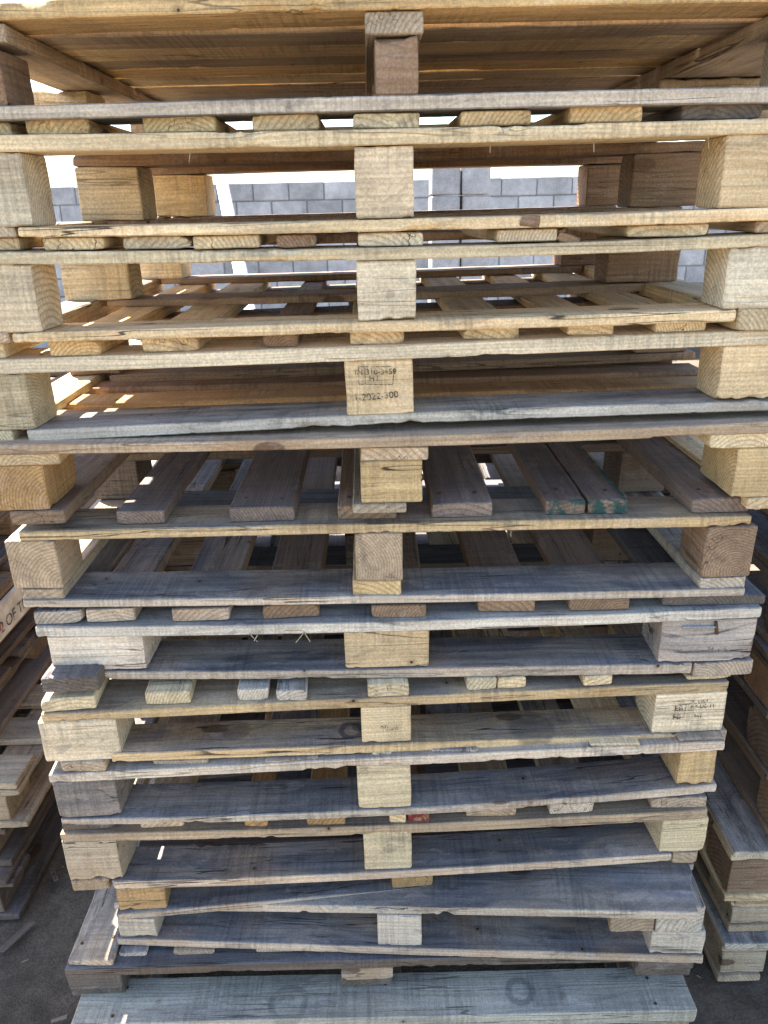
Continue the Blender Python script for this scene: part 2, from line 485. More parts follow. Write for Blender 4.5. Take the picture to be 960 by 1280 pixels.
# ------------------------------------------------------------------ a pallet, measured part by part
class Pallet:
    def __init__(self, label, v=0.0, group='pallets of the tall stack', depth=1.0):
        self.v = v
        self.depth = depth
        self.root = empty('wooden_pallet', (0, 0, 0))
        tag(self.root, label, 'pallet', group)
        self.parts = []
        self.zmin = 9
        self.S = self.BB = None
        self.F = FR['F'].copy()
        self.low = []

    def floor(self, ua, ub):
        """lowest underside of this pallet's front parts between ua and ub"""
        z = 9.0
        for (a, b, fn) in self.low:
            if a < ub and b > ua:
                z = min(z, fn(max(a, ua)), fn(min(b, ub)))
        return z

    def add(self, name, mesh, M, tone, zlow, label=None):
        o = bpy.data.objects.new(name, mesh)
        COL.objects.link(o)
        tint(o, tone)
        if label:
            o['label'] = label
        self.parts.append((o, M))
        self.zmin = min(self.zmin, zlow)
        return o

    def close(self):
        """root at the pallet's base, parts parented to it"""
        base = self.F @ Matrix.Translation((0, self.v + self.depth / 2, self.zmin))
        self.root.location = base.to_translation()
        self.root.rotation_euler = (0, 0, self.F.to_euler().z)
        bi = base.inverted()
        for o, M in self.parts:
            o.parent = self.root
            o.matrix_parent_inverse = Matrix.Identity(4)
            o.matrix_basis = bi @ self.F @ M
        return self.root

    # --- a board running left to right, from its measured front edge
    def line(self, pts, v):
        q = []
        for (x, yt, yb) in pts:
            u, zt = P(x, yt, v)
            _, zb = P(x, yb, v)
            q.append((u, zt, zb))
        return q

    def cross(self, name, q, v, w, tone, bow=None, seed=None, label=None, du=(0, 0), dz=0.0, chip=0.003, shrink=1.0, nails=(), rough=0.0007,
              pitch=0.0, ends=(0, 0), wmul=1.0, spl=(0, 0), mat=None):
        (u0, a0, b0), (u1, a1, b1) = q[0], q[-1]
        u0 += du[0]; u1 += du[1]
        t0, t1 = (a0 - b0) * shrink, (a1 - b1) * shrink
        zc0, zc1 = (a0 + b0) / 2 + dz, (a1 + b1) / 2 + dz
        L = math.hypot(u1 - u0, zc1 - zc0)
        tilt = math.atan2(zc1 - zc0, u1 - u0)
        bw = 0.0
        if bow is not None:
            bw = bow
        elif len(q) == 3:
            um, am, bm_ = q[1]
            k = (um - u0) / (u1 - u0)
            zm = (am + bm_) / 2 + dz
            bw = (zm - (zc0 + (zc1 - zc0) * k)) / max(0.3, 1 - (2 * k - 1) ** 2)
        seed = seed or nseed()
        bm = timber_bm(L, w, t0, seed, bow=bw, t1=t1, chip=chip, rough=rough, crook=rnd.uniform(-.003, .003), ends=ends, spl=spl, fine=v < 0.06)
        if nails:
            add_nails(bm, L, w, (t0 + t1) / 2, nails, seed)
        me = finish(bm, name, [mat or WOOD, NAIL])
        M = Matrix.Translation(((u0 + u1) / 2, v + w / 2, (zc0 + zc1) / 2 + bw * 0.5)) @ Matrix.Rotation(-tilt, 4, 'Y') @ Matrix.Rotation(pitch, 4, 'X')
        return self.add(name, me, M, tone, min(b0, b1) + dz, label)

    # --- a board running front to back, from its measured front end
    def along(self, name, u0, u1, zt, zb, v, L, tone, seed=None, label=None, skew=0.0, slope=0.0, tilt=0.0, mat=None, split=0.0, nails=True,
              bow=None, cham=0.0022, chip=0.003):
        w, t = abs(u1 - u0), zt - zb
        seed = seed or nseed()
        bow = rnd.uniform(-.003, .004) if bow is None else bow
        if split:
            bm = timber_bm(L, w * split - 0.003, t, seed, yoff=w / 2 - w * split / 2, bow=bow, twist=0.03)
            timber_bm(L, w * (1 - split) - 0.003, t, seed + 3, yoff=-w / 2 + w * (1 - split) / 2, bm=bm, bow=bow, twist=-0.02)
        else:
            bm = timber_bm(L, w, t, seed, bow=bow, cham=cham, chip=chip, ends=(rnd.uniform(-.06, .06), rnd.uniform(-.1, .1)),
                           twist=rnd.uniform(-.02, .02))
        if nails:
            add_nails(bm, L, w, t, (-L / 2 + 0.05, 0, L / 2 - 0.06), seed)
        me = finish(bm, name, [mat or WOOD, NAIL])
        uc = (u0 + u1) / 2
        M = Matrix.Translation((uc, v, (zt + zb) / 2)) @ Matrix.Rotation(R(90) - skew, 4, 'Z') @ Matrix.Rotation(-slope, 4, 'Y') \
            @ Matrix.Rotation(tilt, 4, 'X') @ Matrix.Translation((L / 2, 0, bow * 0.5))
        return self.add(name, me, M, tone, zb, label)

    def block(self, u0, u1, zt, zb, v, depth, tone, grain='x', seed=None, label=None, tilt=0.0, yaw=0.0, name='block', cham=0.0022, chip=0.004):
        h, w = zt - zb, u1 - u0
        seed = seed or nseed()
        M = Matrix.Translation(((u0 + u1) / 2, v + depth / 2, (zt + zb) / 2)) @ Matrix.Rotation(yaw, 4, 'Z') @ Matrix.Rotation(-tilt, 4, 'Y')
        if grain == 'x':
            bm = timber_bm(w, depth, h, seed, fine=v < 0.06, cham=cham, chip=chip, rough=0.0010, ends=(rnd.uniform(-.05, .05), rnd.uniform(-.05, .05)))
        else:
            bm = timber_bm(depth, w, h, seed, fine=v < 0.06, cham=cham, chip=chip, rough=0.0010, ends=(rnd.uniform(-.05, .05), rnd.uniform(-.05, .05)))
            M = M @ Matrix.Rotation(R(90), 4, 'Z')
        me = finish(bm, name, WOOD)
        return self.add(name, me, M, tone, zb, label)


def zl(q, u, i):
    """height on a measured line q at u (i=1 top, 2 bottom)"""
    pts = sorted(q)
    for a, b in zip(pts, pts[1:]):
        if u <= b[0] or b is pts[-1]:
            k = (u - a[0]) / (b[0] - a[0])
            return a[i] + (b[i] - a[i]) * k


def standard(label, v, S, deck, blocks, BB, stone='f', bbtone='f', decktone=None, skids=(), bdepth=0.10, sw=0.10, bw=0.10, L=1.0,
             inner='b', rows=(0.44, 0.90), skid_above=0.0, dv=0.012, bbrows=True, mid=None, innerdeck=None, bb_du=(0, 0), group=None, extra_rows_tone=None,
             sbow=None, bbshrink=1.0, bbmat=None):
    """An ordinary pallet: deck boards front to back on three cross stringers, nine blocks, three cross bottom boards (+ side skids)."""
    p = Pallet(label, v, depth=L)
    S = p.line(S, v)
    p.S = S
    tilt = math.atan2(S[-1][1] - S[0][1], S[-1][0] - S[0][0])
    p.cross('stringer_board', S, v, sw, stone, nails=())
    for r_ in rows:
        p.cross('stringer_board', S, v + r_ * L - 0.02, sw * rnd.uniform(.9, 1.05), inner, du=(rnd.uniform(-.02, .0), rnd.uniform(.02, .05)), bow=rnd.uniform(-.004, .004))
    Bq = p.line(BB, v) if BB else None
    for i, d in enumerate(deck):
        (x0, x1, yt, yb, tone) = d[:5]
        opt = d[5] if len(d) > 5 else {}
        opt = dict(opt)
        dvv = opt.pop('dv', dv + rnd.uniform(-.004, .006))
        u0, zt = P(x0, yt, v + dvv)
        u1, zb = P(x1, yb, v + dvv)
        t = zt - zb
        uc = (u0 + u1) / 2
        base = zl(S, uc, 1) + 0.0005 + max(0.0, opt.pop('lift', 0.0))
        t = min(t, 0.026)
        if STACK:
            t = max(0.006, min(t, STACK[-1].floor(u0 + 0.01, u1 - 0.01) - 0.0006 - base))
        p.along('deck_board', u0, u1, base + t, base, v + dvv, L - dvv - rnd.uniform(0, .012), tone, tilt=0.0 if abs(tilt) < 0.01 else 0.0,
                skew=opt.pop('skew', rnd.uniform(-.008, .008)), **opt)
    rowsv = [v] + [v + r_ * L for r_ in rows]
    for bi, b in enumerate(blocks):
        (x0, x1, yt, yb, tone) = b[:5]
        opt = dict(b[5]) if len(b) > 5 else {}
        u0, z1 = P(x0, (yt + yb) / 2, v)
        u1, _ = P(x1, (yt + yb) / 2, v)
        uc = (u0 + u1) / 2
        _, zt = P((x0 + x1) / 2, yt, v)
        _, zb = P((x0 + x1) / 2, yb, v)
        zt = zl(S, uc, 2) - 0.0005 if opt.pop('snap', True) else zt
        if opt.pop('seat', True) and Bq and not skid_above:
            zb = zl(Bq, uc, 1) + 0.0005
        dep = opt.pop('depth', bdepth)
        off = opt.pop('off', 0.003)
        lab = opt.pop('label', None)
        gr = opt.pop('grain', 'x')
        ins = opt.pop('inside', True)
        o = p.block(u0, u1, zt, zb, v + off, dep, tone, gr, label=lab, tilt=tilt * 0.8, **opt)
        if 'stamp' not in p.__dict__:
            p.stamp = {}
        p.stamp[bi] = (o, u0, u1, zt, zb, v + off)
        if not ins:
            continue
        for ri, r_ in enumerate(rows):
            side = -1 if uc < -0.2 else (1 if uc > 0.2 else 0)
            wid = (u1 - u0) * rnd.uniform(1.0, 1.25)
            a0 = u0 if side < 0 else (u1 - wid if side > 0 else uc - wid / 2)
            a0 += rnd.uniform(-.01, .01) * (0 if mid else 1)
            a1 = a0 + wid
            tn = inner if side >= 0 else extra_rows_tone or inner
            if mid and (side, ri) in mid:
                mm = mid[(side, ri)]
                vv = v + r_ * L - 0.02
                a0 = P(mm[0], (yt + yb) / 2, vv)[0]
                a1 = P(mm[1], (yt + yb) / 2, vv)[0]
                tn = mm[2] if len(mm) > 2 else tn
            p.block(a0, a1, zt, zb, v + r_ * L - 0.02, bdepth * 1.1, tn, rnd.choice('xx'), tilt=tilt * .8)
    if BB:
        p.cross('bottom_board', Bq, v, bw, bbtone, shrink=bbshrink, mat=bbmat)
        p.low.append((Bq[0][0], Bq[-1][0], lambda u, q=Bq: zl(q, u, 2)))
        if bbrows:
            for r_ in rows:
                p.cross('bottom_board', Bq, v + r_ * L - 0.02, bw, inner, du=(rnd.uniform(-.01, .01), rnd.uniform(-.01, .01)), bow=rnd.uniform(-.003, .003))
    for s in skids:
        (x0, x1, yt, yb, tone) = s[:5]
        so_ = s[5] if len(s) > 5 else 0.004
        u0, zt = P(x0, yt, v + so_)
        u1, zb = P(x1, yb, v + so_)
        p.along('skid_board', u0, u1, zt, zb, v + so_, L - 0.01, tone, nails=False, bow=0.0)
        p.low.append((u0, u1, lambda u, z=zb: z))
    return p


STACK = []

# ---- A: topmost pallet, seen from below: close-boarded deck across, three stringers front to back
p = Pallet('topmost pallet of the tall stack, close-boarded deck seen from below, grey bottom board', 0.0)
dq = p.line([(-60, 3, 27), (480, -12, 11), (1150, -24, 0)], 0.0)
p.cross('deck_board', dq, 0.0, 0.098, 'y', chip=0.006)
for i in range(1, 10):
    p.cross('deck_board', dq, i * 0.1015 + rnd.uniform(-.001, .001), 0.0965, rnd.choice('yftyt'), du=(rnd.uniform(-.02, .01), rnd.uniform(-.01, .01)),
            dz=rnd.uniform(-.0025, .003), bow=rnd.uniform(-.002, .002))
for (x0, x1, yt, yb, tn) in ((-92, 8, 29, 52, 't'), (456, 530, 9, 37, 't'), (990, 1165, 4, 30, 't')):
    u0, zt = P(x0, yt); u1, zb = P(x1, yb)
    uc = (u0 + u1) / 2
    t = zt - zb
    zt = zl(dq, uc, 2) - 0.0015
    p.along('stringer_board', u0, u1, zt, zt - t, 0.004, 0.98, tn, nails=False, bow=0.0)
bq = p.line([(-90, 135, 153), (480, 119, 138), (1050, 106, 127)], 0.0)
for (x0, x1, yt, yb, tn, gr) in ((-82, 7, 52, 133, 'b', 'y'), (468, 522, 37, 117, 'b', 'x'), (1003, 1085, 32, 108, 't', 'x')):
    u0, zt = P(x0, yt); u1, zb = P(x1, yb)
    uc = (u0 + u1) / 2
    zb = zl(bq, uc, 1) + 0.0005
    zt = zl(dq, uc, 2) - 0.0015 - 0.0275
    p.block(u0, u1, zt, zb, 0.006, 0.10, tn, gr, chip=0.012 if tn == 'b' and gr == 'x' else 0.006)
    if x0 > 0:
        p.block(u0 - (0.03 if x0 > 900 else 0), u1 + (0.20 if x0 > 900 else 0), zt, zb, 0.43, 0.11, 't', 'x')
    else:
        a0, a1 = P(20, 120, 0.43)[0], P(108, 120, 0.43)[0]
        p.block(a0, a1, P(60, 113, 0.43)[1], zb, 0.43, 0.11, 'f', 'x', chip=0.02)
    p.block(u0 - (0.04 if x0 > 900 else 0), u1 + (0.30 if x0 > 900 else 0), zt, zb, 0.88, 0.10, 't', 'x')
p.cross('bottom_board', bq, 0.0, 0.10, 'l')
for vv in (0.43, 0.88):
    p.cross('bottom_board', bq, vv, 0.10, 't')
p.close(); STACK.append(p)

# ---- B
p = standard('fresh pine pallet second from the top, one charred deck board end at right', 0.0,
    S=[(-46, 169.5, 191), (480, 160, 182), (1010, 146, 165)],
    deck=[(-40, 13, 152, 168, 'f'), (29, 112, 148, 167, 'y'), (176, 270, 146, 165, 'y'), (314, 399, 143, 162, 'f'), (441, 525, 140, 158, 'f'),
          (576, 664, 137, 154, 'y'), (713, 802, 132, 152, 'y'), (855, 952, 128, 148, 'd', {'label': 'charred deck board'})],
    blocks=[(-45, 33, 190, 284, 'c'), (445, 519, 182, 274, 'c'), (905, 985, 167, 260, 'f')],
    BB=[(21, 284, 297), (480, 273, 291), (1000, 258, 275)],
    skids=[(-45, 19, 284, 297, 't'), ], bdepth=0.085, inner='b', mid={(-1, 0): (97, 176, 'f'), (-1, 1): (192, 258, 'y'), (1, 0): (792, 876, 'b'), (1, 1): (735, 792, 'b')})
p.close(); STACK.append(p); PB = p

# ---- C
p = standard('cream pine pallet third from the top, a torn deck board end right of centre', 0.0,
    S=[(-46, 315, 331), (480, 309, 326), (1010, 291, 306)],
    deck=[(-20, 25, 298, 313, 'f'), (52, 131, 297, 311, 'f'), (152, 240, 295, 311, 'c'), (241, 325, 294, 310, 'f'), (345, 396, 293, 310, 'b'),
          (447, 529, 292, 308, 'c'), (622, 697, 289, 309, 'c', {'label': 'deck board with a torn end'}), (785, 883, 280, 299, 'f'), (945, 1010, 277, 293, 't')],
    blocks=[(-45, 45, 330, 417, 'c'), (447, 519, 326, 404, 'c'), (910, 990, 308, 388, 'c', {'grain': 'x'})],
    BB=[(14, 417, 429), (480, 402, 416), (922, 387, 402)],
    skids=[(-45, 12, 417, 430, 't'), (924, 995, 386, 412, 'f')], bdepth=0.085, inner='b', innerdeck='b', mid={(-1, 0): (83, 165, 'f'), (-1, 1): (176, 232, 'f'), (1, 0): (758, 846, 'b'), (1, 1): (700, 757, 'r')})
p.close(); STACK.append(p); PC = p

# ---- D
p = standard('pale pallet fourth from the top, black stamped frame and number on its centre block', 0.015,
    S=[(-46, 452, 470), (480, 432, 449), (1010, 411, 429)],
    deck=[(-30, 8, 430, 450, 'f'), (61, 127, 428, 446, 'y'), (176, 249, 425, 442, 'f'), (328, 373, 422, 437, 'b'), (437, 505, 415, 433, 'f'),
          (579, 648, 408, 428, 'f'), (710, 766, 407, 424, 'f'), (820, 882, 402, 419, 'f'), (930, 1000, 396, 414, 'b')],
    blocks=[(-45, 37, 470, 530, 'f'), (432, 518, 449, 521, 'f'), (903, 985, 432, 503, 'f')],
    BB=[(33, 538, 553), (480, 519, 531), (1000, 499, 512)],
    skids=[(-45, 18, 540, 553, 'f')], stone='c', bbtone='l', bdepth=0.09, inner='b')
p.close(); STACK.append(p); PD = p

# ---- E: turned pallet: deck boards across, stringers, blocks and skids front to back
p = Pallet('turned pallet fifth from the top with slatted deck and orange ringed end-grain corner block', -0.01)
v = -0.01
dq = p.line([(-45, 557, 569), (480, 545, 560), (1010, 525, 539)], v)
p.cross('deck_board', dq, v, 0.095, 't')
for i, vv in enumerate((0.135, 0.26, 0.39, 0.52, 0.65, 0.78, 0.89)):
    p.cross('deck_board', dq, v + vv, 0.078, 'bobrbob'[i], du=(rnd.uniform(.0, .03), rnd.uniform(-.02, .01)), bow=rnd.uniform(-.003, .003))
def turned(p, v, items, dq, L=0.98, inner='b'):
    for (st, bl, sk, tn, gr) in items:
        u0, zt = P(st[0], st[2], v); u1, zb = P(st[1], st[3], v)
        uc = (u0 + u1) / 2
        zt = zl(dq, uc, 2) - 0.0005
        zsb = zt - max(0.014, (P(st[1], st[2], v)[1] - zb))
        p.along('stringer_board', u0, u1, zt, zsb, v + 0.004, L, st[4], nails=False, bow=0.0)
        a0 = P(bl[0], (bl[2] + bl[3]) / 2, v)[0]; a1, z2 = P(bl[1], bl[3], v)
        s0, zk = P(sk[0], sk[2], v); s1, zk2 = P(sk[1], sk[3], v)
        p.block(a0, a1, zsb - 0.0005, zk + 0.0005, v + 0.006, 0.13, tn, gr)
        for vv in (0.42, 0.85):
            p.block(a0, a1, zsb - 0.0005, zk + 0.0005, v + vv, 0.12, inner, 'x')
        p.along('skid_board', s0, s1, zk, zk2, v + 0.004, L, sk[4], nails=False, bow=0.0)
turned(p, v, [((-35, 73, 567, 582, 'f'), (-12, 62, 582, 641, 'o', ), (10, 82, 641, 656, 'b'), 'o', 'y'),
              ((450, 535, 560, 577, 't'), (450, 527, 577, 632), (440, 508, 632, 642, 't'), 'y', 'x'),
              ((890, 1000, 542, 561, 'f'), (922, 1000, 561, 624), (936, 1010, 624, 636, 'f'), 'y', 'x')], dq)
p.close(); STACK.append(p); PE = p

# ---- F: the pallet with the green painted board
GREENMAT = wood_material('green_painted_wood', {'x': -0.49, 'y': -0.06, 'c': (0.014, 0.072, 0.062)})
p = standard('worn pallet sixth from the top with one green painted deck board end', 0.0,
    S=[(22, 665, 677), (480, 655, 667), (940, 645, 658)],
    deck=[(145, 208, 641, 656, 'e', {'dv': .02}), (287, 370, 638, 655, 'e', {'dv': .02}), (422, 496, 637, 652, 'b', {'dv': .02}), (540, 616, 634, 650, 'e', {'dv': .02}),
          (682, 784, 631, 648, 'e', {'dv': .02, 'mat': GREENMAT, 'split': 0.5, 'label': 'split deck board with a green painted end'}),
          (866, 934, 627, 645, 'e', {'dv': .015})],
    blocks=[(9, 73, 678, 737, 't', {'grain': 'y'}), (444, 503, 667, 727, 't', {'grain': 'y'}), (882, 944, 659, 722, 'b', {'grain': 'y'})],
    BB=[(28, 750, 760), (480, 744, 755), (932, 735, 745)], stone='w', bbtone='g', skid_above=1,
    skids=[(25, 80, 737, 750, 't'), (441, 502, 727, 744, 'y'), (876, 932, 722, 736, 'l')], bdepth=0.10, bw=0.108, inner='d', sw=0.10)
p.close(); STACK.append(p); PF = p

# ---- G
p = standard('low grey pallet with a bent nail and lettering on its squashed right block', -0.005,
    S=[(43, 784, 797), (480, 777, 789), (953, 759, 772)],
    deck=[(40, 104, 764, 782, 'g'), (106, 170, 762, 780, 'g'), (213, 287, 758, 772, 'g'), (328, 400, 754, 769, 'b'), (464, 533, 752, 766, 'b'),
          (598, 668, 750, 764, 'b'), (712, 785, 748, 762, 'b'), (830, 955, 744, 759, 'd')],
    blocks=[(60, 180, 797, 832, 'l'), (430, 537, 789, 838, 'f'), (828, 942, 774, 831, 'x')],
    BB=[(128, 840, 850), (480, 836, 848), (866, 829, 842)], stone='l', bbtone='g',
    skids=[(50, 124, 848, 864, 'd', -0.035), (868, 940, 828, 844, 'g')], bdepth=0.10, bw=0.105, inner='d')
p.close(); STACK.append(p); PG = p

# ---- H
frame(-0.025, 1.8)
HSPOT = wood_material('stained_wood', None, ((-0.085, 0.0, 0.020, 0.008, 0.75), (-0.07, 0.012, 0.018, 0.0, 0.6), (0.25, -0.01, 0.05, 0, 0.5), (-0.3, 0.01, 0.03, 0, 0.4)))
p = standard('pale pallet with a framed black stamp on its right corner block', 0.0,
    S=[(50, 893, 904), (480, 873, 884), (912, 852, 865)],
    deck=[(52, 122, 880, 893, 'f'), (181, 240, 873, 887, 'f'), (297, 337, 869, 882, 'l'), (345, 385, 868, 880, 'l'), (460, 512, 859, 872, 'f'),
          (585, 621, 855, 868, 'f'), (622, 657, 854, 866, 'f'), (730, 765, 847, 859, 'f'), (860, 912, 843, 857, 'f')],
    blocks=[(50, 148, 904, 953, 'c', {'seat': False}), (452, 514, 884, 932, 'f'), (820, 907, 865, 917, 'c')],
    BB=[(138, 943, 954), (480, 930, 941), (846, 917, 927)], stone='w', bbtone='w',
    skids=[(848, 907, 917, 929, 't')], bdepth=0.10, bw=0.085, inner='d', dv=0.006, bbmat=HSPOT)
p.close(); STACK.append(p); PH = p
frame()

# ---- I
frame(-0.036, 0.9)
p = standard('grey pallet with a long pale bottom board, stained left block, below the stamped pallet', 0.0,
    S=[(60, 968, 979), (480, 948, 957), (907, 927, 939)],
    deck=[(75, 135, 957, 967, 't'), (190, 262, 950, 961, 't'), (330, 398, 943, 955, 'g'), (465, 490, 937, 948, 'f'), (540, 597, 934, 945, 'g'),
          (740, 800, 925, 937, 'f'), (850, 905, 919, 930, 't')],
    blocks=[(71, 148, 980, 1025, 'z'), (447, 514, 957, 1006, 'f'), (850, 894, 941, 984, 'y')],
    BB=[(76, 1024, 1032), (480, 1012, 1020), (897, 981, 991)], stone='l', bbtone='g', bdepth=0.10, bw=0.092, inner='d', dv=0.004)
p.close(); STACK.append(p); PI = p
frame()

# ---- J
p = standard('pallet with a splintered stringer and one red painted deck board end', 0.0,
    S=[(75, 1043, 1053), (480, 1032, 1041), (886, 1012, 1024)],
    deck=[(78, 145, 1031, 1043, 'd'), (176, 232, 1033, 1043, 't'), (305, 336, 1029, 1039, 'o'), (383, 432, 1026, 1036, 'o'), (487, 508, 1020, 1031, 'f'),
          (510, 537, 1018, 1030, 'b', {'mat': None}), (583, 645, 1012, 1026, 't'), (688, 742, 1007, 1020, 'l'), (815, 881, 1000, 1013, 'g')],
    blocks=[(79, 150, 1053, 1100, 't'), (456, 516, 1041, 1087, 'f'), (826, 885, 1024, 1068, 'f')],
    BB=[(140, 1102, 1112), (480, 1089, 1097), (840, 1067, 1076)], stone='t', bbtone='g', dv=0.006,
    skids=[(88, 137, 1100, 1112, 't'), (842, 870, 1066, 1079, 't')], bdepth=0.10, bw=0.090, inner='d')
p.close(); STACK.append(p); PJ = p

# ---- K1: a thin broken pallet, only its lower half: low blocks on cross boards, turned a little
frame(0.012, 1.7)
p = Pallet('thin broken pallet, only low blocks on a slanting front board, orange corner block', 0.0)
aq = p.line([(145, 1143, 1150), (480, 1118, 1127), (868, 1080, 1090)], 0.0)
p.cross('bottom_board', aq, 0.0, 0.105, 'g', bow=0.0)
for vv in (0.40, 0.85):
    p.cross('bottom_board', aq, vv, 0.10, 'd', bow=0.0)
ztop = P(173, 1112, 0)[1]
for (x0, x1, tn) in ((143, 203, 'o'), (490, 541, 'o'), (815, 868, 't')):
    u0 = P(x0, 1110, 0)[0]; u1 = P(x1, 1110, 0)[0]
    uc = (u0 + u1) / 2
    fz = STACK[-1].floor(u0, u1) - 0.001
    zb = zl(aq, uc, 1) + 0.0005
    zt = max(min(fz, ztop + 0.03), zb + 0.008)
    for vv in (0.006, 0.41, 0.86):
        p.block(u0, u1, zt, zb, vv, 0.09, tn if vv < .1 else 'd', 'y' if 300 < x0 < 700 and vv < .1 else 'x')
p.low.append((aq[0][0], aq[-1][0], lambda u, q=aq: zl(q, u, 2)))
p.close(); STACK.append(p); PK1 = p

# ---- K: turned the other way, its right end nearer the viewer
frame(-0.034, -3.3)
p = Pallet('grey pallet turned askew, its wide front deck board jutting out at the right', 0.0)
v = 0.0
bq = p.line([(145, 1173, 1181), (480, 1188, 1196), (880, 1195, 1205)], v)
p.cross('bottom_board', bq, v, 0.125, 'g', bow=0.0)
for vv in (0.42, 0.86):
    p.cross('bottom_board', bq, v + vv, 0.10, 'd', bow=0.0)
frame(-0.016, -6.6)
F2 = FR['F'].copy()
jr = p.line([(480, 1128, 1137), (878, 1141, 1151)], v - 0.012)
t_ = jr[1][1] - jr[1][2]
uL = P(150, 1150, v)[0]
zL = PK1.floor(uL, uL + 0.3) - 0.002
jq = [(uL, zL, zL - t_), (jr[1][0], jr[1][1], jr[1][2])]
p.cross('deck_board', jq, v - 0.012, 0.125, 'g', bow=0.0, label='wide deck board jutting out', chip=0.007, ends=(0.0, 0.25), spl=(0.0, .02))
p.parts[-1] = (p.parts[-1][0], p.F.inverted() @ F2 @ p.parts[-1][1])
frame(-0.034, -3.3)
for vv in (0.19, .33, .48, .63, .80):
    p.cross('deck_board', jq, v + vv, 0.10, 'd', bow=0.0)
for (x0, x1, yt, yb, tn) in ((143, 196, 1149, 1174, 'l'), (471, 527, 1140, 1188, 'l'), (815, 879, 1168, 1195, 'l')):
    u0, zt = P(x0, yt, v); u1, _ = P(x1, yb, v)
    uc = (u0 + u1) / 2
    zb = zl(bq, uc, 1) + 0.0005
    zt = zl(jq, uc, 2) - 0.001
    if x0 > 700:
        zt = P(x1, 1167, v)[1]
    if x0 < 300:
        zt = zL + 0.0
    for vv in (0.004, 0.43, 0.87):
        p.block(u0, u1, zt, zb, v + vv, 0.10, tn if vv < .1 else 'd', 'x')
for (x0, x1, yb, tn) in ((762, 818, 1166, 't'), (820, 879, 1167, 'l')):
    u0, zb = P(x0, yb, v); u1, _ = P(x1, yb, v)
    p.along('stringer_board', u0, u1, zl(jq, (u0 + u1) / 2, 2) - 0.001, zb, v + 0.003, 0.95, tn, nails=False, bow=0.0)
p.close(); STACK.append(p); PK = p
frame()

# ---- L, sits on the bottommost pallet and sticks out to the left
V_L = -0.04
ZM = P(480, 1272, -0.095)[1]        # deck height of the bottommost pallet
p = Pallet('low dark pallet whose left deck board sticks out beyond the stack', V_L)
v = V_L
S = p.line([(80, 1212, 1222), (480, 1199, 1211), (868, 1191, 1202)], v)
p.cross('stringer_board', S, v, 0.10, 'd')
for vv in (0.44, 0.88):
    p.cross('stringer_board', S, v + vv, 0.10, 'd', bow=0.0)
for i, (x0, x1, yt, yb, tn) in enumerate(((83, 143, 1198, 1210, 'l'), (149, 186, 1196, 1209, 'g'), (216, 269, 1190, 1203, 't'), (320, 376, 1192, 1204, 't'), (440, 492, 1188, 1200, 'g'),
                           (570, 622, 1185, 1197, 'g'), (690, 745, 1183, 1195, 'g'), (806, 862, 1180, 1192, 'g'))):
    dv_ = 0.006 if x0 < 145 else 0.024
    u0, zt = P(x0, yt, v + dv_); u1, zb = P(x1, yb, v + dv_)
    base = zl(S, (u0 + u1) / 2, 1) + 0.0005
    p.along('deck_board', u0, u1, base + (0.016 if x0 < 145 else 0.012), base, v + dv_, 0.96, tn, bow=0.0)
for (x0, x1, tn) in ((84, 152, 'd'), (426, 491, 't'), (795, 862, 'd')):
    u0, _ = P(x0, 1235, v); u1, _ = P(x1, 1235, v)
    zt = zl(S, (u0 + u1) / 2, 2) - 0.0005
    for vv in (0.004, 0.45, 0.88):
        p.block(u0, u1, zt, ZM + 0.0305, v + vv, 0.10, tn if vv < .1 else 'd', 'x')
    p.along('skid_board', u0, u1, ZM + 0.03, ZM + 0.006, v + 0.01, 0.96, 'd', nails=False, bow=0.0)
p.close(); STACK.append(p); PL = p

# ---- M, the bottommost pallet, standing on the ground and jutting forward
V_M = -0.095
p = Pallet('bottommost pallet of the tall stack on the ground, greenish front deck board', V_M)
v = V_M
mq = p.line([(88, 1281, 1296), (480, 1272, 1288), (872, 1263, 1278)], v)
MSPOT = wood_material('ring_stained_wood', None, ((0.28, 0.0, 0.026, 0.010, 0.45), (-0.20, -0.015, 0.034, 0.010, 0.4), (0.33, 0.0, 0.05, 0, 0.25)))
p.cross('deck_board', mq, v, 0.098, 'm', mat=MSPOT, nails=(-.55, 0, .55), bow=0.0, label='wide pale deck board with a round stain')
for i in range(1, 8):
    p.cross('deck_board', mq, v + 0.01 + i * 0.128, 0.098, 'g', bow=0.0)
ztop = min(a[2] for a in mq)
for (x0, x1) in ((92, 165), (440, 505), (797, 862)):
    u0, _ = P(x0, 1290, v); u1, _ = P(x1, 1290, v)
    zt = zl(mq, (u0 + u1) / 2, 2)
    p.along('stringer_board', u0, u1, zt - 0.0005, zt - 0.0185, v + 0.004, 0.97, 't', nails=False, bow=0.0)
    for vv in (0.006, 0.42, 0.86):
        p.block(u0, u1, zt - 0.019, 0.0205, v + vv, 0.10, 'l', 'x')
    p.along('skid_board', u0, u1, 0.020, 0.002, v + 0.004, 0.97, 'd', nails=False, bow=0.0)
p.close(); STACK.append(p); PM = p

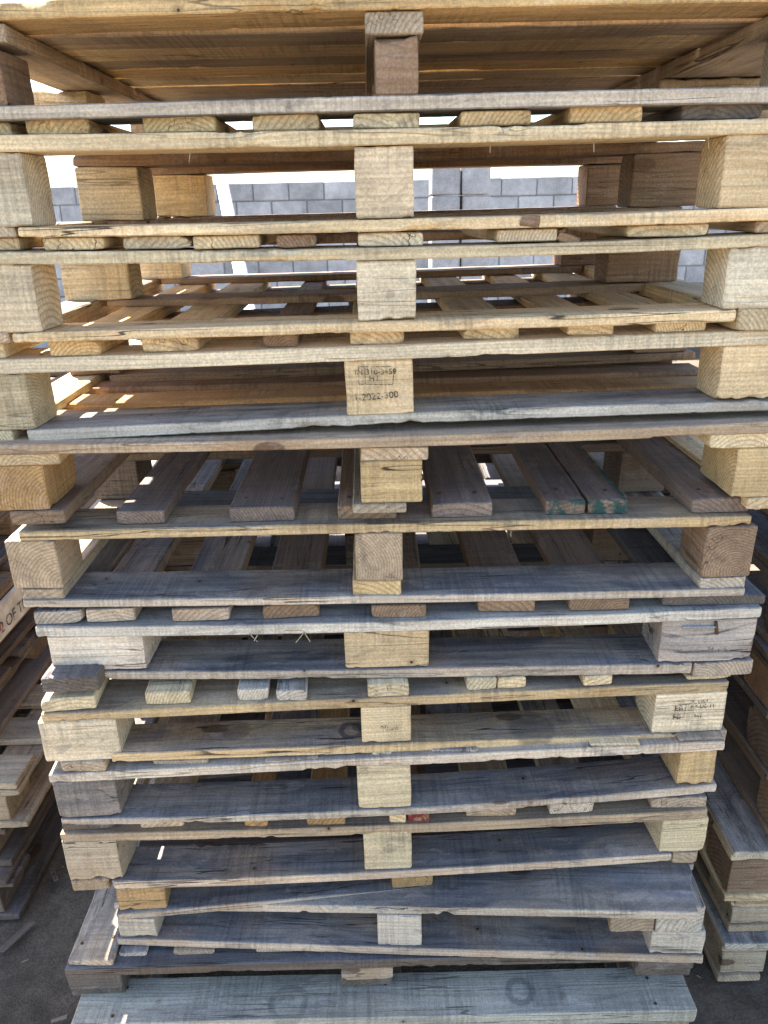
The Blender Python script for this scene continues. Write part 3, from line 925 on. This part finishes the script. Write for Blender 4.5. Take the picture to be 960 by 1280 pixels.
# ------------------------------------------------------------------ neighbouring stacks
def plain_pallet(name_label, group, x_edge, side, y0, z0, W=1.1, D=1.05, H=0.135, tilt=0.0, yaw=0.0, turned=False, tones='gdbt', inset=0.0):
    """a pallet of a neighbouring stack; x_edge = the long side facing our gap, side=+1 if the pallet lies to the right of that edge"""
    r = random.Random(int(z0 * 1000) + (5 if side > 0 else 11))
    root = empty('wooden_pallet', (x_edge + side * W / 2, y0 + D / 2, z0), yaw)
    root.rotation_euler = (tilt, 0, yaw)
    tag(root, name_label, 'pallet', group)

    def put(name, me, M, tone, label=None):
        o = bpy.data.objects.new(name, me)
        COL.objects.link(o)
        o.parent = root
        o.matrix_basis = M
        tint(o, tone)
        if label:
            o['label'] = label
        return o
    t = 0.018
    hb = H - 4 * t + 0.018
    # z levels: skid 0..t, block, stringer, deck
    zs = t + hb
    def T(x, y, z):
        return Matrix.Translation((x, y, z))
    R90 = Matrix.Rotation(R(90), 4, 'Z')
    def bar(name, L, w, th, x, y, z, alongY, tone):
        s = nseed()
        bm = timber_bm(L, w, th, s, bow=r.uniform(-.003, .003), chip=0.005)
        me = finish(bm, name, WOOD)
        return put(name, me, T(x, y, z) @ (R90 if alongY else Matrix.Identity(4)), tone)
    for k in (-1, 0, 1):
        bar('skid_board', D, 0.10, t, k * (W / 2 - 0.05), 0, t / 2, True, r.choice(tones))
        for j in (-1, 0, 1):
            s = nseed()
            bm = timber_bm(0.10 if k else 0.14, 0.12, hb - 0.001, s, cham=.004, chip=.006)
            put('block', finish(bm, 'block', WOOD), T(k * (W / 2 - ((0.055 + inset) if k else 0)), j * (D / 2 - 0.065), t + hb / 2), r.choice(tones + 'b'))
    if not turned:
        for j in (-1, 0, 1):
            bar('stringer_board', W, 0.10, t, 0, j * (D / 2 - 0.055), zs + t / 2, False, r.choice(tones))
        n = 7
        for i in range(n):
            bar('deck_board', D + r.uniform(-.01, .02), r.uniform(.085, .11), t, -W / 2 + 0.055 + i * (W - 0.11) / (n - 1), 0, zs + t * 1.5 + 0.0005, True, r.choice(tones))
    else:
        for k in (-1, 0, 1):
            bar('stringer_board', D, 0.10, t, k * (W / 2 - 0.05), 0, zs + t / 2, True, r.choice(tones))
        n = 7
        for i in range(n):
            bar('deck_board', W + r.uniform(-.01, .02), r.uniform(.085, .11), t, 0, -D / 2 + 0.055 + i * (D - 0.11) / (n - 1), zs + t * 1.5 + 0.0005, False, r.choice(tones))
    return root


GL = 'pallets of the stack on the left'
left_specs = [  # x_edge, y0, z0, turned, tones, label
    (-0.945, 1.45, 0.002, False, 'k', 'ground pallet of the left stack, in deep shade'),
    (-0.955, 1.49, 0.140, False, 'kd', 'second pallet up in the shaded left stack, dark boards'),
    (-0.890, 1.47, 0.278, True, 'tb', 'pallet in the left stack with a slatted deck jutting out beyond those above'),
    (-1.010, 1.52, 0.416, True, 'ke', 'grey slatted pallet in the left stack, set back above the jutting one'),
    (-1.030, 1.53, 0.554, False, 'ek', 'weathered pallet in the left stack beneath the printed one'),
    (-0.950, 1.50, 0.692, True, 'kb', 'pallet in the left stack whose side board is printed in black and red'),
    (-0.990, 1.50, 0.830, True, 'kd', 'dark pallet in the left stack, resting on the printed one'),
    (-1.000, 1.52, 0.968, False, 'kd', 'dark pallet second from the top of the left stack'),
    (-0.960, 1.48, 1.106, True, 'kd', 'topmost pallet of the left stack, added unseen to block sun'),  # added out of view to hold the sun off the lower pallets
]
LEFT = []
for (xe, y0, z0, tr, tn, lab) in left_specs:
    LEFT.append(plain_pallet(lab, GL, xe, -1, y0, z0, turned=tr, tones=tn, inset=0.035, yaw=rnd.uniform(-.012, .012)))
GR = 'pallets of the stack on the right'
right_specs = [
    (0.745, 1.24, 0.002, 0.125, False, 'lt', 'ground pallet of the right stack with two nail holes in its corner block'),
    (0.755, 1.27, 0.128, 0.105, False, 'ft', 'thin pallet second from the ground in the right stack'),
    (0.735, 1.25, 0.234, 0.150, False, 'fl', 'pale pallet third from the ground in the right stack, stepped out to the left'),
    (0.815, 1.24, 0.385, 0.140, True, 'bk', 'pallet in the right stack with an orange block, set back above the pale one'),
    (0.800, 1.30, 0.527, 0.140, False, 'kd', 'dark pallet at mid height of the right stack'),
    (0.780, 1.32, 0.669, 0.140, True, 'bd', 'pallet in the right stack with brown edge boards above mid height'),
    (0.790, 1.30, 0.811, 0.140, False, 'kd', 'dark pallet second from the top in the right stack'),
    (0.800, 1.32, 0.953, 0.140, True, 'bd', 'topmost pallet of the right stack'),
]
RIGHT = []
for (xe, y0, z0, h, tr, tn, lab) in right_specs:
    RIGHT.append(plain_pallet(lab, GR, xe, 1, y0, z0, H=h, turned=tr, tones=tn, yaw=rnd.uniform(-.012, .012)))


GB = 'pallets of the stack added behind'
BACK = []  # low stack added here to block light and darken the lower gaps
for i, (z0, dx, tr, tn, lab) in enumerate(((0.002, 0.0, False, 'gd', 'ground pallet of the low stack added behind the tall one to darken its gaps'),
                            (0.140, 0.03, False, 'gd', 'second pallet of the low stack added behind to darken the gaps'),
                            (0.278, -0.02, True, 'gb', 'third pallet of the low stack added behind to darken the gaps'),
                            (0.416, 0.02, False, 'dt', 'fourth pallet of the low stack added behind to darken the gaps'),
                            (0.554, -0.03, True, 'gd', 'fifth pallet of the low stack added behind, two below its top'),
                            (0.692, 0.01, False, 'gd', 'sixth pallet of the low stack added behind, one below its top'),
                            (0.830, -0.02, False, 'gl', 'sunlit topmost pallet of the low stack added behind the tall one'))):
    BACK.append(plain_pallet(lab, GB, -0.58 + dx, 1, 2.36, z0, W=1.2, D=1.0, turned=tr, tones=tn, yaw=rnd.uniform(-.02, .02)))

# ------------------------------------------------------------------ lettering and marks
def text_mesh(body, size, mat, ext=0.0002):
    cu = bpy.data.curves.new('lettering', 'FONT')
    cu.body = body
    cu.size = size
    cu.extrude = ext
    cu.align_x = 'CENTER'
    cu.align_y = 'CENTER'
    tmp = bpy.data.objects.new('lettering_tmp', cu)
    COL.objects.link(tmp)
    dg = bpy.context.evaluated_depsgraph_get()
    me = bpy.data.meshes.new_from_object(tmp.evaluated_get(dg))
    bpy.data.objects.remove(tmp)
    me.materials.clear()
    me.materials.append(mat)
    me.name = 'lettering'
    return me


def frame_mesh(rects, mat, th=0.0011):
    """thin stamped lines: list of (x0, y0, x1, y1)"""
    bm = bmesh.new()
    for (x0, y0, x1, y1) in rects:
        dx, dy = x1 - x0, y1 - y0
        l = math.hypot(dx, dy)
        nx, ny = -dy / l * th / 2, dx / l * th / 2
        vs = [bm.verts.new(c) for c in ((x0 + nx, y0 + ny, 0), (x0 - nx, y0 - ny, 0), (x1 - nx, y1 - ny, 0), (x1 + nx, y1 + ny, 0))]
        bm.faces.new(vs)
    me = bpy.data.meshes.new('stamp_frame')
    bm.to_mesh(me)
    bm.free()
    me.materials.append(mat)
    return me


def on_block(p, bi, me, name, fu, fz, rot=0.0, proud=0.0022):
    """fix a mark on the front face of block bi at fraction (fu, fz) of the face"""
    o, u0, u1, zt, zb, v = p.stamp[bi]
    W = p.F @ Matrix.Translation((u0 + (u1 - u0) * fu, v - proud, zb + (zt - zb) * fz)) @ Matrix.Rotation(rot, 4, 'Y') @ Matrix.Rotation(R(90), 4, 'X')
    t = bpy.data.objects.new(name, me)
    COL.objects.link(t)
    bpy.context.view_layer.update()
    t.parent = o
    t.matrix_basis = o.matrix_world.inverted() @ W
    return t


bpy.context.view_layer.update()
# centre block of D
on_block(PD, 1, text_mesh('IN-310-3459', 0.0125, INK), 'stamp_lettering', 0.44, 0.78)
on_block(PD, 1, text_mesh('HT', 0.0125, INK), 'stamp_lettering', 0.42, 0.665)
on_block(PD, 1, text_mesh('1-2022-300', 0.0150, INK), 'stamp_lettering', 0.44, 0.34, -0.07)
on_block(PD, 1, frame_mesh([(-.026, -.013, .026, -.015), (.026, -.015, .029, .013), (-.026, .014, .029, .013), (-.026, -.013, -.026, .014), (-.016, -.013, -.016, .012)], INK), 'stamp_frame', 0.44, 0.72)
# right block of H
on_block(PH, 2, text_mesh('X  I A I', 0.0105, INK), 'stamp_lettering', 0.60, 0.80, -0.03)
on_block(PH, 2, text_mesh('EB', 0.0150, INK), 'stamp_lettering', 0.32, 0.64, -0.03)
on_block(PH, 2, text_mesh('ILF-DE-11', 0.0110, INK), 'stamp_lettering', 0.66, 0.66, -0.03)
on_block(PH, 2, text_mesh('FB', 0.0150, INK), 'stamp_lettering', 0.31, 0.42, -0.03)
on_block(PH, 2, text_mesh('HT', 0.0120, INK), 'stamp_lettering', 0.62, 0.42, -0.03)
on_block(PH, 2, frame_mesh([(-.036, .013, .030, .016), (-.036, .013, -.037, -.014), (-.037, -.001, .010, .001), (-.037, -.014, -.018, -.013), (-.018, -.013, -.017, .013)], INK), 'stamp_frame', 0.55, 0.57)
# centre block of H, right block of G and C
on_block(PH, 1, text_mesh('20:26', 0.0150, FAINT), 'stamp_lettering', 0.56, 0.42, -0.05)
on_block(PG, 2, text_mesh('H T S', 0.0150, FAINT), 'stamp_lettering', 0.62, 0.30, 0.02)
on_block(PC, 2, text_mesh('(t', 0.022, INK), 'stamp_lettering', 0.75, 0.55)


def poly_tube(pts, r, mat, name):
    bm = bmesh.new()
    n = 6
    rings = []
    for i, q in enumerate(pts):
        q = Vector(q)
        d = (Vector(pts[min(i + 1, len(pts) - 1)]) - Vector(pts[max(i - 1, 0)])).normalized()
        a = d.orthogonal().normalized()
        b = d.cross(a)
        k = r[i] if isinstance(r, (list, tuple)) else r
        rings.append([bm.verts.new(q + a * k * math.cos(6.283 * j / n) + b * k * math.sin(6.283 * j / n)) for j in range(n)])
    for x, y in zip(rings, rings[1:]):
        for j in range(n):
            bm.faces.new((x[j], x[(j + 1) % n], y[(j + 1) % n], y[j]))
    bm.faces.new(rings[0]); bm.faces.new(list(reversed(rings[-1])))
    return finish(bm, name, mat)


def child_at(parent, me, name, W):
    o = bpy.data.objects.new(name, me)
    COL.objects.link(o)
    o.parent = parent
    o.matrix_basis = parent.matrix_world.inverted() @ W
    return o


def sub(parent, name, pts, r, mat, F=None):
    """a small piece (nail, splinter) on a part, points in the stack frame"""
    c = Vector(pts[0])
    me = poly_tube([Vector(q) - c for q in pts], r, mat, name)
    return child_at(parent, me, name, (F or SM) @ Matrix.Translation(c))


def part_of(p, name, i=0):
    return [o for o, M in p.parts if o.name.split('.')[0] == name][i]


# nail points sticking out under the stringers, bent nail on the low pallet's right block
for (pp, x, y0, y1) in ((PB, 237, 181, 203), (PB, 614, 177, 191), (PB, 744, 174, 190), (PB, 888, 171, 186), (PF, 640, 660, 672)):
    u, z = P(x, y0, pp.v + 0.004); u2, z2 = P(x - 2, y1, pp.v + 0.004)
    sub(part_of(pp, 'stringer_board'), 'nail', [(u, pp.v + 0.012, z), (u2 + .001, pp.v + 0.006, z2)], [0.0010, 0.0006], STRAW)
o, u0, u1, zt, zb, vv = PG.stamp[2]
ua, za = P(852, 783, vv); ub, zb_ = P(893, 785, vv)
sub(o, 'nail', [(ua, vv - .004, za), ((ua + ub) / 2, vv - .005, za), (ub, vv - .004, za - .001)], 0.0022, STEEL)
uc, zc = P(894, 776, vv); ud, zd = P(895, 791, vv)
sub(o, 'nail', [(uc, vv - .003, zc), (ud, vv - .004, zd)], 0.0030, NAIL)
# straw-like splinters hanging below the low pallet's stringer
gs = part_of(PG, 'stringer_board')
for (x0, y0, x1, y1) in ((352, 789, 378, 787), (378, 787, 388, 801), (382, 789, 370, 802), (310, 790, 322, 801), (326, 787, 318, 800)):
    u, z = P(x0, y0, -0.006); u2, z2 = P(x1, y1, -0.012)
    sub(gs, 'splinter', [(u, -0.004, z), ((u + u2) / 2, -0.012, (z + z2) / 2 + .001), (u2, -0.015, z2)], 0.0009, STRAW)
# red painted end on J
red_board = [o for o, M in PJ.parts if o.name.startswith('deck_board')][5]
red_board.data.materials[0] = wood_material('red_painted_wood', {'x': -0.485, 'y': -0.5, 'c': (0.20, 0.015, 0.025)})
red_board['label'] = 'deck board with a red painted end'

# torn, barky scraps hanging on the broken deck board end of the third pallet and on the board above it
torn = [o for o, M in PC.parts if o.name.startswith('deck_board')][6]
for (par, px, py, vv, L_, w_, t_, rx) in ((torn, 711, 299, 0.012, 0.040, 0.035, 0.013, 0.25), (torn, 699, 292, 0.02, 0.03, 0.03, 0.008, -0.3),
                                          (part_of(PB, 'bottom_board'), 664, 276, -0.0015, 0.034, 0.006, 0.016, 0.1)):
    u, z = P(px, py, vv)
    o = child_at(par, finish(timber_bm(L_, w_, t_, nseed(), spl=(.012, .014), chip=.006, rough=.002, fine=True), 'splinter', WOOD), 'splinter',
                 SM @ Matrix.Translation((u, vv + w_ / 2 - .004, z)) @ Matrix.Rotation(rx, 4, 'Y'))
    tint(o, 'b')

# printed side board on the left stack
lp = LEFT[5]
printed = bpy.data.objects.new('printed_board', finish(timber_bm(0.98, 0.010, 0.085, nseed(), chip=.001), 'printed_board', PRINT_BOARD))
COL.objects.link(printed)
printed.parent = lp
printed.location = (0.558, 0.0, 0.058)
printed.rotation_euler = (0, 0, R(90))
printed.color = (.6, .5, .4, .2)
for (body, size, mat, x, z) in (('2 OF TNO', 0.042, INK, -0.290, -0.012), ('PC. 35', 0.060, REDINK, 0.285, 0.004)):
    t = bpy.data.objects.new('lettering', text_mesh(body, size, mat))
    COL.objects.link(t)
    t.parent = printed
    t.matrix_basis = Matrix.Translation((x, -0.0068, z)) @ Matrix.Rotation(R(90), 4, 'X')
t = bpy.data.objects.new('red_print', frame_mesh([(-.035, 0, .035, 0)], REDINK, 0.045))
COL.objects.link(t); t.parent = printed
t.matrix_basis = Matrix.Translation((-0.415, -0.0070, 0.008)) @ Matrix.Rotation(R(90), 4, 'X')

# ------------------------------------------------------------------ setting
# ground: one sheet, packed dirt
m, nt = new_mat('packed_dirt')
g = G(nt)
tc = g.n('ShaderNodeTexCoord').outputs['Object']
n1 = g.noise(tc, 1.3, 5.0, 0.6)
n2 = g.noise(tc, 18.0, 5.0, 0.65)
n3 = g.noise(tc, 190.0, 3.0, 0.7)
col = g.mix(g.ss(n1, 0.35, 0.65), (0.115, 0.090, 0.066, 1), (0.195, 0.155, 0.114, 1))
v1 = g.ss(n2, 0.3, 0.7, 0.75, 1.2)
v2 = g.ss(n3, 0.3, 0.7, 0.75, 1.25)
vv = g.math('MULTIPLY', v1, v2)
col = g.mix(1.0, col, g.comb(vv, vv, vv), 'MULTIPLY')
h = g.math('ADD', g.math('MULTIPLY', n2, 1.0), g.math('MULTIPLY', n3, 0.5))
g.out(col, 0.95, g.bump(h, 0.8, 0.012), 0.15)
DIRT = m
bm = bmesh.new()
N = 60
def gz(x, y):
    if abs(x) > 14 or abs(y) > 14:
        return 0.0
    k = 1.0
    return 0.010 * noise.noise(Vector((x * 1.7, y * 1.7, 3))) * k - 0.012
grid = {}
cs = [-400, -120, -40] + [-14 + 28 * i / 80 for i in range(81)] + [40, 120, 400]
for i, x in enumerate(cs):
    for j, y in enumerate(cs):
        grid[i, j] = bm.verts.new((x, y, gz(x, y)))
for i in range(len(cs) - 1):
    for j in range(len(cs) - 1):
        bm.faces.new((grid[i, j], grid[i + 1, j], grid[i + 1, j + 1], grid[i, j + 1]))
o = bpy.data.objects.new('ground', finish(bm, 'ground', DIRT))
link(o); tag(o, kind='structure')

# concrete block material
m, nt = new_mat('concrete_block')
g = G(nt)
tc = g.n('ShaderNodeTexCoord').outputs['Object']
geo = g.n('ShaderNodeNewGeometry')
rnd_i = geo.outputs['Random Per Island']
n1 = g.noise(tc, 9.0, 5.0, 0.65)
n2 = g.noise(tc, 120.0, 3.0, 0.7)
v1 = g.math('MULTIPLY', g.ss(n1, 0.3, 0.7, 0.85, 1.12), g.ss(n2, 0.3, 0.7, 0.82, 1.15))
v1 = g.math('MULTIPLY', v1, g.math('MULTIPLY_ADD', rnd_i, 0.30, 0.85))
v1 = g.math('MULTIPLY', v1, g.ss(g.noise(tc, 1.6, 4.0, 0.65), 0.35, 0.65, 0.78, 1.10))
col = g.mix(1.0, (0.46, 0.455, 0.45, 1), g.comb(v1, v1, v1), 'MULTIPLY')
g.out(col, 0.95, g.bump(n2, 0.6, 0.004), 0.1)
CONC = m
MORTAR = simple_mat('mortar', (0.27, 0.27, 0.27), 0.95, 0, 0.2, 50)


def add_box(bm, x0, x1, y0, y1, z0, z1, bev=0.004, mat=0, jit=0.0):
    vs = [bm.verts.new((x, y, z)) for x in (x0, x1) for y in (y0, y1) for z in (z0, z1)]
    if jit:
        for v_ in vs:
            v_.co += Vector((rnd.uniform(-jit, jit), rnd.uniform(-jit, jit), rnd.uniform(-jit, jit)))
    fs = [bm.faces.new([vs[k] for k in f]) for f in ((0, 1, 3, 2), (4, 6, 7, 5), (0, 4, 5, 1), (2, 3, 7, 6), (0, 2, 6, 4), (1, 5, 7, 3))]
    for f in fs:
        f.material_index = mat
    if bev:
        es = list({e for f in fs for e in f.edges})
        r_ = bmesh.ops.bevel(bm, geom=es, offset=bev, segments=1, affect='EDGES', profile=0.5)
        for f in r_['faces']:
            f.material_index = mat
    return fs


WALL_Y = 9.4
wall = empty('block_wall', (0, WALL_Y, -0.07))
tag(wall, 'grey concrete block wall closing the yard behind the stacks', 'wall')
bm = bmesh.new()
CW, CH = 0.40, 0.20
ncourse = 10
for c in range(ncourse):
    z0 = c * CH + 0.005
    for i in range(-22, 23):
        x0 = i * CW + (CW / 2 if c % 2 else 0)
        add_box(bm, x0 + 0.006, x0 + CW - 0.006, 0 + rnd.uniform(-.004, .004), 0.19, z0 + 0.005, z0 + CH - 0.006, 0.010, 0, 0.003)
me = finish(bm, 'block_course', CONC)
o = bpy.data.objects.new('block_courses', me); link(o, wall)
bm = bmesh.new()
add_box(bm, -8.9, 9.1, 0.02, 0.17, 0.0, ncourse * CH - 0.012, 0)
o = bpy.data.objects.new('mortar', finish(bm, 'mortar', MORTAR)); link(o, wall)

# block pier nearer by
pier = empty('block_pier', (0.575, 5.7, 0))
tag(pier, 'pier of end-on concrete blocks standing before the grey wall', 'pier')
bm = bmesh.new()
for c in range(10):
    for i in range(2):
        x0 = -0.205 + i * 0.21 + rnd.uniform(-.006, .006)
        add_box(bm, x0, x0 + 0.195, rnd.uniform(-.01, .01), 0.39, c * 0.192 + 0.001, c * 0.192 + 0.184, 0.008, 0, 0.003)
o = bpy.data.objects.new('blocks', finish(bm, 'blocks', CONC)); link(o, pier)
me = poly_tube([(-0.003, -0.012, 1.0), (0.004, -0.016, 1.5), (-0.002, -0.012, 1.93), (0.01, 0.05, 1.95)], 0.003, simple_mat('black_cable', (0.02, 0.02, 0.02), 0.7), 'cable')
o = bpy.data.objects.new('cable', me); link(o, pier)

# white pole leaning behind the stack
def wpt(px, py, y):
    d = ray(px, py); s = y / d.y
    return Vector((0, 0, CAM_H)) + d * s
bm = bmesh.new()
a = wpt(276, 222, 4.6); b_ = wpt(303, 350, 3.9)
dirv = (b_ - a).normalized()
foot = a + dirv * ((0.0 - a.z) / dirv.z)
top = a - dirv * 0.25
post = bpy.data.objects.new('white_plank', finish(timber_bm((top - foot).length, 0.062, 0.03, 5.5, chip=.002), 'white_plank', WHITE_PAINT))
link(post)
zax = Vector((0, -1, 0.15))
xax = (top - foot).normalized()
yax = zax.cross(xax).normalized()
zax = xax.cross(yax).normalized()
Mx = Matrix((xax, yax, zax)).transposed().to_4x4()
post.matrix_world = Matrix.Translation((top + foot) / 2) @ Mx
tag(post, 'white painted plank leaning up behind the tall stack, before the block wall', 'plank')
# what it leans on: a trestle rail
# loose sunlit boards lying on the yard behind the stack
for i, (x, y, rz, L) in enumerate(((0.55, 3.1, 0.5, 1.1), (0.75, 2.9, -0.7, 0.8), (-0.1, 3.5, 0.2, 1.3))):
    o = bpy.data.objects.new('loose_board', finish(timber_bm(L, 0.09, 0.02, nseed()), 'loose_board', WOOD))
    link(o); tint(o, 'f')
    o.location = (x, y, 0.012 + (0.03 if i == 1 else 0)); o.rotation_euler = (0, 0, rz)
    tag(o, ['pale loose board lying on the sunlit yard behind the stack', 'short loose board lying crossed over another behind the stack', 'long loose board lying flat near the wall side of the stack'][i], 'board')

# splinters, chips on the ground
def gp(px, py):
    d = ray(px, py); s = -CAM_H / d.z
    return Vector((0, 0, CAM_H)) + d * s
for i, (px, py, L, w, rz, lab) in enumerate(((22, 1172, 0.10, 0.018, 1.1, 'split stick lying in the dirt by the left stack'),
                               (68, 1096, 0.045, 0.012, 2.2, 'small wood chip on the dirt between the left stack and the tall stack'),
                               (75, 1275, 0.035, 0.008, 0.3, 'thin splinter on the dirt at the foot of the tall stack'))):
    q = gp(px, py)
    o = bpy.data.objects.new('wood_chip', finish(timber_bm(L, w, 0.006, nseed(), spl=(.01, .01)), 'wood_chip', WOOD))
    link(o); tint(o, 'e')
    o.location = (q.x, q.y, 0.004); o.rotation_euler = (0, 0, rz)
    tag(o, lab, 'wood chip')
bm = bmesh.new()
for i in range(120):
    x, y = rnd.uniform(-1.1, 1.0), rnd.uniform(0.75, 2.6)
    a = rnd.uniform(0, 6.28); l = rnd.uniform(0.004, 0.018); w = rnd.uniform(.0006, .002)
    z = gz(x, y) + 0.003
    dx, dy = math.cos(a) * l, math.sin(a) * l
    nx, ny = -math.sin(a) * w, math.cos(a) * w
    b4 = [(x - nx, y - ny, z), (x + dx - nx, y + dy - ny, z + .001), (x + dx + nx, y + dy + ny, z + .001), (x + nx, y + ny, z)]
    top4 = [(q[0], q[1], q[2] + w * 1.2) for q in b4]
    vs = [bm.verts.new(q) for q in b4 + top4]
    for f in ((0, 1, 2, 3), (4, 7, 6, 5), (0, 4, 5, 1), (1, 5, 6, 2), (2, 6, 7, 3), (3, 7, 4, 0)):
        bm.faces.new([vs[k] for k in f])
o = bpy.data.objects.new('straw_litter', finish(bm, 'straw_litter', STRAW))
link(o); tag(o, kind='stuff')

# ------------------------------------------------------------------ light
SUN_EL, SUN_AZ = R(61), R(-43)      # azimuth measured from +Y, negative = to the left; the sun stands behind the stacks
sd = Vector((math.sin(SUN_AZ) * math.cos(SUN_EL), math.cos(SUN_AZ) * math.cos(SUN_EL), math.sin(SUN_EL)))
sl = bpy.data.lights.new('sun', 'SUN')
sl.energy = 5.0
sl.angle = R(0.53)
sl.color = (1.0, 0.94, 0.84)
so = bpy.data.objects.new('sun', sl)
COL.objects.link(so)
so.rotation_euler = (-sd).to_track_quat('-Z', 'Y').to_euler()
so.location = sd * 30
w = bpy.data.worlds.new('World')
scene.world = w
w.use_nodes = True
nt = w.node_tree
bg = nt.nodes['Background']
sky = nt.nodes.new('ShaderNodeTexSky')
sky.sky_type = 'NISHITA'
sky.sun_disc = False
sky.sun_elevation = SUN_EL
sky.sun_rotation = SUN_AZ
sky.air_density = 1.0
sky.dust_density = 1.2
sky.ozone_density = 1.0
nt.links.new(sky.outputs[0], bg.inputs[0])
bg.inputs[1].default_value = 0.10

vs_ = scene.view_settings
vs_.view_transform = 'Standard'
vs_.look = 'None'
vs_.exposure = 2.3
vs_.gamma = 1.0
scene.cycles.max_bounces = 10
scene.cycles.diffuse_bounces = 6
scene.cycles.use_denoising = True
